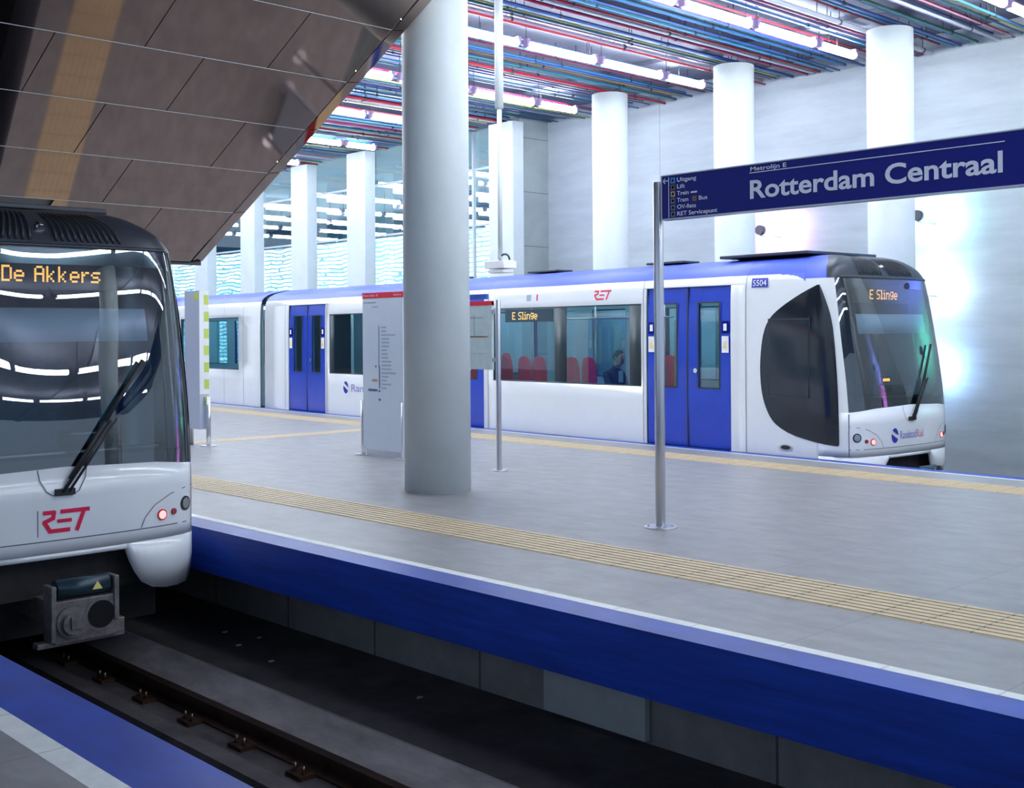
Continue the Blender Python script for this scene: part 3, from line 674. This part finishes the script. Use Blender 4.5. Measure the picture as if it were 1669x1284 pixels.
        zlo, zhi = min(p[1] for p in OUT)+.002, max(p[1] for p in OUT)-.004; zs_ = [zlo, zlo+.015, zlo+.03]+[zlo+.045+(zhi-zlo-.06)*k_/44 for k_ in range(45)]+[zhi]
        def off_(yv, z): return .006 + (0.0)
        rr = []
        for z in zs_:
            a, b_ = row(z); rr.append([cpt(a+(b_-a)*k_/10, z, .008) for k_ in range(11)])
        pn_ = MB().grid(rr).build('cab_side_panel', 'train_black', T)
        gw = MB().grid([[cpt(y, z, .016) for y in (.40, .6, .8, 1.06)] for z in (.82, 1.2, 1.6, 1.86)]); gw.build('cab_side_window', 'train_black', pn_)
        fr = MB()
        for (ya, yb_, za, zb) in ((.385, .40, .80, 1.9), (1.05, 1.065, .80, 1.88), (.385, 1.065, .795, .815), (.385, 1.065, 1.86, 1.88)):
            fr.grid([[cpt(y, z, .020) for y in (ya, yb_)] for z in (za, zb)])
        fr.build('cab_window_frame', 'shroud', pn_)
    # recessed step and number plate, logos on the visible side
    c = spt(.78, .10, -1, .004); 
    mb = MB(); mb.add([spt(.78+.12*math.cos(i*math.pi/8), .10+.05*math.sin(i*math.pi/8), -1, .004) for i in range(16)], [tuple(range(16))]); st = mb.build('step_recess', 'steel', T)
    mb = MB(); mb.add([spt(.78+.08*math.cos(i*math.pi/8), .105+.03*math.sin(i*math.pi/8), -1, .007) for i in range(16)], [tuple(range(16))]); mb.build('step_hole', 'rubber', st)
    if not near:
        pl = MB().grid([[spt(1.34-.034*k_, z, -1, .010) for k_ in range(11)] for z in (2.325, 2.35, 2.375, 2.40, 2.43, 2.455)]).build('number_plate', 'logo_blue', T)
        text('car_number', '5504', (0, 0, 0), (1, 0, 0), (0, 0, 1), 'white_sticker', pl, .28, .085, .0, warp=lambda x, y: spt(1.31-x, 2.347+y, -1, .016))
        ret_logo('logo', lambda x, y: spt(4.58-x, 2.235+y, -1, .004), .38, .15, 'logo_red', T)
        for yy, mm in ((6.28, 'board_ink_light'), (6.02, 'logo_red')):
            MB().grid([[spt(y, z, -1, .004) for y in (yy, yy-.12 if mm[0] == 'b' else yy-.035)] for z in (2.26, 2.37)]).build('side_pictogram', mm, T)
        fan = MB()
        for part in (0, 1):
            pts = []
            for i in range(25):
                th = 2*math.pi*i/24; x, y = .10*math.cos(th), .13*math.sin(th); d_ = (y-.03)+x*.55
                if (part == 0 and d_ > .02) or (part == 1 and d_ < -.02): pts.append((x, y))
            fan.add([spt(12.22-x, .58+y, -1, .005) for x, y in pts], [tuple(range(len(pts)))])
        fan.build('logo_globe', 'logo_blue', T)
        text('logo_word', 'RandstadRail', (0, 0, 0), (1, 0, 0), (0, 0, 1), 'logo_purple', T, 1.7, .16, warp=lambda x, y: spt(12.0-x, .50+y, -1, .005))
        bxx = MB().box(-1.20, -1.16, 5.70, 6.95, 1.90, 2.12).build('side_display', 'train_black', T)
        led('display_text', dest, (-1.205, 6.40, 2.01), (0, -1, 0), (0, 0, 1), .0165, bxx)
        # interior fittings seen through the windows
        def seat(x, y, ang):
            s_ = MB(); rr = []
            for z, w_ in ((.42, .18), (.6, .195), (.9, .195), (1.1, .185), (1.22, .16), (1.28, .11), (1.295, .03)):
                rr.append([(w_*math.sin(a), -.03*math.cos(a)+(.05*(z-.42)), z) for a in [k_*math.pi/4 for k_ in range(9)]])
            s_.grid(rr); s_.box(-.20, .20, -.42, .02, .38, .46); s_.box(-.05, .05, -.2, -.1, .02, .38)
            o_ = s_.build('seat', 'seat_red', T, bevel=.02); o_.location = (x, y, 0); o_.rotation_euler = (0, 0, ang)
        for y in (5.0, 9.6, 10.1, 10.6, 11.4, 11.9, 12.4): seat(.95, y, math.pi/2*3)
        for y in (7.22, 6.72, 6.31, 5.46, 5.05): seat(-.92, y, math.pi/2)
        seat(-.30, 4.0, math.pi/2)
        for y in (3.8, 5.41, 7.1, 9.35, 12.8): MB().cyl((-.45, y, 0), (-.45, y, 2.42), .017, 10).build('grab_pole', 'steel', T)
        MB().tube([(-.45, 3.6, 1.95), (-.45, 7.2, 1.95)], .015, 8).build('grab_rail', 'steel', T)
        for y, h_ in ((3.9, 1.9), (5.05, 2.2), (7.0, 2.0)): MB().box(.2, .23, y, y+.28, .1, h_).build('draught_screen', 'interior_wall', T)
        MB().box(.19, .2, 4.98, 5.14, 1.66, 1.86).build('poster', 'logo_red', T)
        for yy in (3.3, 6.3, 9.2): 
            MB().box(-.55, -.15, yy, yy+.8, 2.80, 2.835).build('roof_unit', 'shroud', T, bevel=.01)
        MB().cyl((-.5, 1.5, 2.78), (-.5, 1.5, 2.86), .04, 12).build('roof_aerial', 'shroud', T)
    return T
ANG = math.atan(FD); dv = Vector((math.sin(ANG), math.cos(ANG), 0)); nv = Vector((math.cos(ANG), -math.sin(ANG), 0))
o2 = Vector((13.61, 6.11, 0)) + dv*2.22 + nv*HW
T2 = metro('metro_train', 'white and blue metro train at the far platform edge, showing E Slinge', o2, -ANG, 'E Slinge', 3, False, True)
T1 = metro('metro_train', 'metro train cut by the left picture edge, showing De Akkers', (3.72, 9.34, 0), 0, 'De Akkers', 1, True, False)

# ------------------------------------------------------------------ passenger seated in the far train
def skin_body(name, pts, edges, radii, m, parent=None, sub=2, root=0):
    me = bpy.data.meshes.new(name); me.from_pydata(pts, edges, []); o = bpy.data.objects.new(name, me); COL.objects.link(o)
    md = o.modifiers.new('skin', 'SKIN'); md.use_smooth_shade = True
    for i, r in enumerate(radii):
        sv = me.skin_vertices[0].data[i] if me.skin_vertices else None
        if sv: sv.radius = (r, r) if not isinstance(r, tuple) else r
    if me.skin_vertices: me.skin_vertices[0].data[root].use_root = True
    s_ = o.modifiers.new('sub', 'SUBSURF'); s_.levels = sub; s_.render_levels = sub
    me.materials.append(M[m]); o.parent = parent; return o
def skin_mesh(pts, edges, radii, sub=2, root=0):
    me = bpy.data.meshes.new('b'); o = bpy.data.objects.new('b', me); COL.objects.link(o)
    me.from_pydata(pts, edges, [])
    o.modifiers.new('skin', 'SKIN').use_smooth_shade = True
    return o
pl_ = dv*4.42 + nv*0.0
ploc = o2 + dv*4.62 + nv*(-.74)
PT = thing('person', 'person in a dark jacket sitting behind the far train window, head bowed', 'person', ploc, -ANG)
# facing -y (towards the front of the train)
pp = [(0, .02, .50), (0, .05, .68), (0, .06, .88), (0, .04, 1.04), (0, .0, 1.12), (0, -.03, 1.18),      # 0..5 pelvis to neck
      (.17, .05, 1.02), (.21, -.04, .78), (.10, -.24, .80),                                             # 6..8 right arm
      (-.17, .05, 1.02), (-.21, -.04, .78), (-.10, -.24, .80),                                          # 9..11 left arm
      (.10, -.02, .50), (.12, -.42, .52), (.12, -.44, .10), (.12, -.58, .06),                           # 12..15 leg
      (-.10, -.02, .50), (-.12, -.42, .52), (-.12, -.44, .10), (-.12, -.58, .06)]
ee = [(0, 1), (1, 2), (2, 3), (3, 4), (4, 5), (3, 6), (6, 7), (7, 8), (3, 9), (9, 10), (10, 11), (0, 12), (12, 13), (13, 14), (14, 15), (0, 16), (16, 17), (17, 18), (18, 19)]
rd = [.15, .15, .155, .13, .06, .05, .07, .052, .035, .07, .052, .035, .09, .07, .05, .035, .09, .07, .05, .035]
def mk_skin(name, pts, edges, radii, m, parent, sub=2):
    import bmesh
    me = bpy.data.meshes.new(name); bm = bmesh.new(); L = bm.verts.layers.skin.verify(); vs = []
    for i, p in enumerate(pts):
        v = bm.verts.new(p); v[L].radius = (radii[i], radii[i]); v[L].use_root = (i == 0); vs.append(v)
    for a, b_ in edges: bm.edges.new((vs[a], vs[b_]))
    bm.to_mesh(me); bm.free(); o = bpy.data.objects.new(name, me); COL.objects.link(o); o.parent = parent
    o.modifiers.new('skin', 'SKIN').use_smooth_shade = True
    s_ = o.modifiers.new('sub', 'SUBSURF'); s_.levels = sub; s_.render_levels = sub; me.materials.append(M[m]); return o
mk_skin('jacket_and_trousers', pp, ee, rd, 'jacket', PT)
hd = MB().ball((0, -.085, 1.285), .10, 20, 14, 0, (.78, .95, 1.18)); hd.ball((0, -.185, 1.27), .022, 8, 6, 0, (.8, 1, 1.3)); hd.ball((.078, -.07, 1.28), .028, 8, 6, 0, (.4, .8, 1.2)); hd.ball((-.078, -.07, 1.28), .028, 8, 6, 0, (.4, .8, 1.2))
hd.cyl((0, -.03, 1.12), (0, -.06, 1.24), .052, 14)
ho = hd.build('head', 'skin', PT)
MB().ball((0, -.065, 1.315), .106, 20, 12, 0, (.80, .95, 1.02)).build('hair', 'hair', ho)
for s in (-1, 1): MB().ball((s*.03, -.176, 1.295), .008, 8, 6).build('eye', 'camera_black', ho)
MB().box(-.022, .022, -.178, -.168, 1.222, 1.230).build('mouth', 'logo_pink', ho)
for s in (-1, 1):
    hp = [(s*.10, -.26, .80), (s*.085, -.31, .80)]; rr_ = [.028, .032]; ed = [(0, 1)]
    for k_, (dx, l_) in enumerate(((-.024, .055), (-.008, .065), (.008, .062), (.024, .05))):
        hp += [(s*(.085+dx), -.33, .805), (s*(.085+dx)*.8, -.34-l_*.6, .80), (s*(.085+dx)*.6, -.34-l_*.6, .775)]; b0 = len(hp)-3; ed += [(1, b0), (b0, b0+1), (b0+1, b0+2)]; rr_ += [.009, .009, .008]
    hp += [(s*.05, -.30, .82), (s*.03, -.33, .825)]; ed += [(0, len(hp)-2), (len(hp)-2, len(hp)-1)]; rr_ += [.010, .009]
    mk_skin('hand', hp, ed, rr_, 'skin', PT, 1)
MB().box(-.05, .05, .0, .012, .86, 1.05).build('shirt_front', 'shirt', PT).location = (0, -.115, .02)

# ------------------------------------------------------------------ sign, posts, boards on the island platform
def flange(t, r=.145):
    MB().lathe((0, 0, 0), [(r, 0), (r, .008), (r*.97, .012), (.05, .014)], 28).build('base_flange', 'steel', t)
    for k_ in range(4):
        a = math.pi/4+k_*math.pi/2; MB().cyl((r*.72*math.cos(a), r*.72*math.sin(a), .01), (r*.72*math.cos(a), r*.72*math.sin(a), .026), .011, 8).build('bolt', 'steel', t)
def post(x, y, h_, r, label, name='steel_post'):
    t = thing(name, label, 'post', (x, y, 0)); MB().cyl((0, 0, 0), (0, 0, h_), r, 24).build('post_shaft', 'steel', t, bevel=.003); flange(t, r*3.2); return t
SX = 7.90
S = thing('station_sign', 'long dark blue station name sign reading Rotterdam Centraal on a steel post', 'sign', (7.95, 6.52, 0))
l = S.location
MB().cyl((0, 0, 0), (0, 0, 3.01), .044, 28).build('post', 'steel', S, bevel=.003); flange(S, .145)
MB().cyl((0, -3.75, 0), (0, -3.75, 3.01), .044, 28).build('post', 'steel', S)
sy0, sy1 = -.075, -3.68
pn_ = MB().box(-.035, .035, sy1, sy0, .0, .375).build('sign_panel', 'sign_blue', S); pn_.location = (0, 0, 2.675)
mb = MB().box(-.042, .042, sy1, sy0, 2.668, 2.680).box(-.042, .042, sy1, sy0, 3.046, 3.056).box(-.042, .042, sy0, sy0+.012, 2.668, 3.056).build('frame', 'sign_frame', S)
def ST(n_, s, yy, z, wd, h_, bold=0.0, m_='sign_white'): return text(n_, s, (-.037, yy, z), (0, -1, 0), (0, 0, 1), m_, S, wd, h_, bold)
def SB(n_, ya, yb, z0, z1, m_): return MB().box(-.0385, -.036, yb, ya, z0, z1).build(n_, m_, S)
ST('station_name', 'Rotterdam Centraal', -.985, 2.778, 2.06, .148, .022)
SB('rule', -.98, -3.06, 2.981, 2.987, 'sign_white')
ST('line_name', 'Metrolijn E', -.99, 2.998, .34, .035, .01)
SB('side_rule', -.145, -.150, 2.685, 3.035, 'sign_white')
mb = MB(); put = lambda x, y: Vector((-.0375, -.125+ -x+.04, 3.005+y))
for pts in ([(0, 0), (.05, 0)], [(.022, .02), (0, 0), (.022, -.02)]): stroke(mb, pts, .008, put)
mb.build('arrow', 'sign_white', S)
rowsx = [('Uitgang', 'sign_cyan', .205), ('Lift', 'sign_brown', .085), ('Trein', 'sign_tan', .125), ('Tram', 'sign_grey', .12), ('OV-fiets', 'sign_grey', .20), ('RET Servicepunt', 'sign_grey', .42)]
for i, (s, c_, wd) in enumerate(rowsx):
    z = 2.985 - i*.058
    SB('pictogram', -.17, -.215, z-.006, z+.040, c_)
    SB('pictogram_mark', -.182, -.203, z+.006, z+.028, 'sign_white' if i != 2 else 'sign_brown')
    ST('direction_word', s, -.24, z+.002, wd, .036, .012)
ST('direction_word', 'Bus', -.47, 2.985-3*.058+.002, .09, .036, .012); SB('pictogram', -.40, -.445, 2.985-3*.058-.004, 2.985-3*.058+.040, 'sign_brown')
SB('pictogram', -.385, -.45, 2.985-2*.058+.008, 2.985-2*.058+.022, 'sign_white')

post(9.87, 10.66, 2.12, .033, 'tall steel post with round foot, right of the thick white column')
# network map board right of the thick column
B2 = thing('map_board', 'map board with red header, partly hidden behind the thick white column', 'board', (9.89, 11.4, 0))
MB().box(-.02, .02, -.62, .62, 1.25, 2.11).build('panel', 'board_map', B2, bevel=.004)
MB().box(-.024, .024, -.62, .62, 2.055, 2.11).build('header', 'board_red', B2)
MB().box(-.02, .02, -.52, .56, 2.135, 2.20).build('blue_tab', 'board_blue', B2)
mb = MB()
for a, b_, c_, d_ in ((-.5, .4, 1.66, 1.67), (-.3, -.29, 1.66, 1.95), (-.45, -.1, 1.90, 1.91), (.1, .11, 1.5, 1.9), (-.5, .2, 1.45, 1.455), (-.2, .45, 1.8, 1.81)): mb.box(-.024, -.021, a, b_, c_, d_)
mb.build('map_lines', 'board_ink_light', B2)
mb = MB().box(-.024, -.0205, -.55, -.1, 1.655, 1.668); mb.build('map_route', 'board_orange', B2)
MB().cyl((0, .66, 0), (0, .66, 2.12), .033, 16).build('post', 'steel', B2); MB().cyl((0, .66, 0), (0, .66, .012), .115, 24).build('base_flange', 'steel', B2)
MB().box(-.012, .012, -.70, -.60, 1.35, 1.40).build('bracket', 'steel', B2); MB().box(-.012, .012, -.70, -.60, 1.95, 2.0).build('bracket', 'steel', B2)
# line diagram board left of the thick column
B1 = thing('line_board', 'tall pale board with red header and vertical line diagram', 'board', (9.88, 13.0, 0))
MB().box(-.03, .03, -.46, .46, .09, 2.285).build('panel', 'board_white', B1, bevel=.004)
MB().box(-.033, .033, -.46, .46, 2.205, 2.285).build('header', 'board_red', B1)
text('header_words', 'Metrolijn E', (-.034, .45, 2.232), (0, -1, 0), (0, 0, 1), 'sign_white', B1, .36, .03)
text('header_words', 'metro', (-.034, -.26, 2.232), (0, -1, 0), (0, 0, 1), 'sign_white', B1, .17, .03)
mb = MB(); mb.box(-.034, -.031, .075, .085, 1.25, 1.82).box(-.034, -.031, .06, .08, .95, 1.25).box(-.034, -.031, .055, .09, .90, .925).box(-.034, -.031, .05, .09, .78, .81).box(-.034, -.031, .14, .165, 1.24, 1.27)
mb.box(-.034, -.031, .06, .09, 1.245, 1.26); mb.build('line_stem', 'board_ink', B1)
mb = MB()
for i in range(17):
    z = 1.80-i*.0525; mb.box(-.034, -.031, .02-.10-.12*random.random()-(.1 if i in (2, 12) else 0), .02, z-.012, z+.008)
mb.box(-.034, -.031, .15, .44, 2.14, 2.155).box(-.034, -.031, .10, .24, 2.08, 2.095); mb.build('station_names', 'board_ink_light', B1)
MB().box(-.034, -.031, .12, .33, .91, .94).build('here_mark', 'board_ink', B1); MB().box(-.034, -.031, .12, .24, 1.05, 1.075).build('route_mark', 'board_orange', B1)
for yy in (.50, -.42): 
    MB().cyl((0, yy, 0), (0, yy, .77), .033, 16).build('post', 'steel', B1)
    MB().cyl((0, yy, 0), (0, yy, .012), .115, 24).build('base_flange', 'steel', B1)
MB().box(-.02, .02, -.40, .40, .0, .09).build('foot_bar', 'steel', B1)
# totem near the left train
B3 = thing('information_totem', 'narrow pale totem with yellow green marks beside the left train', 'board', (8.95, 16.45, 0))
MB().box(-.06, .10, -.08, .38, .26, 2.40).build('panel', 'totem_grey', B3, bevel=.004)
MB().box(-.058, .104, -.085, -.078, .80, 2.40).build('white_side', 'white_sticker', B3)
mb = MB().box(-.064, -.058, -.06, .08, 2.25, 2.36)
for z in [2.28-.26*k_ for k_ in range(7)]: mb.box(.02, .10, -.090, -.084, z-.10, z+.05)
mb.build('green_marks', 'totem_green', B3)
MB().cyl((.05, -.15, 0), (.05, -.15, .76), .036, 16).build('post', 'steel', B3); MB().cyl((.05, -.15, 0), (.05, -.15, .012), .125, 24).build('base_flange', 'steel', B3)
MB().cyl((0, .30, 0), (0, .30, .76), .036, 16).build('post', 'steel', B3)
# pole hanging from the ceiling with camera unit
B4 = thing('hanging_camera_pole', 'white pole hanging from the ceiling with a camera housing above the far train', 'camera', (11.33, 12.18, 2.6))
MB().cyl((0, 0, 2.3), (0, 0, CEIL-2.6), .062, 20).build('pole', 'column_paint', B4)
MB().cyl((0, 0, .15), (0, 0, 2.3), .034, 16).build('rod', 'column_paint', B4)
MB().box(-.13, .13, -.20, .20, .02, .13).build('housing', 'white_sticker', B4, bevel=.01)
MB().box(-.10, .10, -.16, .16, -.04, .0).build('bracket', 'white_sticker', B4, bevel=.01)
mb = MB(); mb.tube([(0, -.09+.10*math.cos(a)*1.0, .14+.085*math.sin(a)) for a in [k_*math.pi/8 for k_ in range(9)]], .014, 8); mb.ball((0, .0, .17), .035, 12, 8); mb.build('camera_head', 'camera_black', B4)

# ------------------------------------------------------------------ coloured wall floods fixed to the far columns
def flood(x, y, z, col, watt, label):
    t = thing('wall_floodlight', label, 'light', (x, y, z))
    m_ = 'flood_' + '_'.join('%02d' % int(c*99) for c in col)
    if m_ not in M: mat(m_, (1, 1, 1), .5, emit=col, es=30)
    MB().cyl((-.10, 0, 0), (0, 0, 0), .09, 20).build('lamp_body', 'dark_steel', t)
    MB().cyl((0, 0, 0), (.012, 0, 0), .08, 20).build('lens', m_, t)
    MB().box(-.06, .60, -.015, .015, -.115, -.085).build('arm', 'column_paint', t); MB().box(.585, .60, -.05, .05, -.16, -.04).build('wall_plate', 'column_paint', t)
    ld = bpy.data.lights.new('flood_light', 'SPOT'); ld.energy = watt; ld.color = col; ld.spot_size = math.radians(145); ld.spot_blend = 1; ld.shadow_soft_size = .08
    lo = bpy.data.objects.new('flood_light', ld); COL.objects.link(lo); lo.parent = t; lo.location = (.05, 0, 0); lo.rotation_euler = (0, -math.pi/2, 0)
    return t
fy = lambda y: (CX(y)+.62, y-.2)
FL = [(12.68, 3.60, (1.0, .50, .92), 60, 'pink floodlight held off the wall, beside the column under the sign'),
      (9.55, 3.63, (.42, 1.0, .95), 70, 'cyan floodlight held off the wall beside the rightmost column, topmost of three'),
      (9.55, 2.39, (.60, .82, 1.0), 62, 'white floodlight held off the wall beside the rightmost column, middle of three'),
      (9.55, 1.05, (.36, .62, 1.0), 62, 'pale blue floodlight held off the wall beside the train windshield, lowest of three')]
for y, z, c_, w_, lb in FL:
    flood(18.5, y, z, c_, w_, lb)
for y, z, c_, n_ in ((6.1, 3.4, (.12, .2, 1.0), 'blue upper'), (6.1, 2.0, (.1, 1.0, .7), 'green lower'), (2.95, 2.4, (.2, .25, 1.0), 'blue farther'), (2.95, 1.2, (.9, .2, .9), 'violet farther')):
    flood(18.5, y+.3, z, c_, 90 if 'green' in n_ else 260, n_ + ' wall floodlight outside the right edge of the picture')

# scraps of litter on the track slab
for x, y, c_, w_ in ((5.28, 8.55, 'yellow_sticker', 'yellow'), (5.5, 9.7, 'white_sticker', 'white, nearest the train'), (5.35, 9.2, 'white_sticker', 'white, middle'), (5.62, 9.3, 'panel_grey', 'grey'), (5.55, 6.9, 'panel_grey', 'grey, nearest the access panel')):
    mb = MB().prism([(0, 0), (.045, .008), (.05, .035), (.02, .045), (-.006, .025)], (x, y, -1.049), (1, 0, 0), (0, 1, 0), .006)
    tag(mb.build('litter_scrap', c_), 'tiny scrap of litter on the dark track slab, ' + w_, 'litter', 'litter scraps on the track slab')
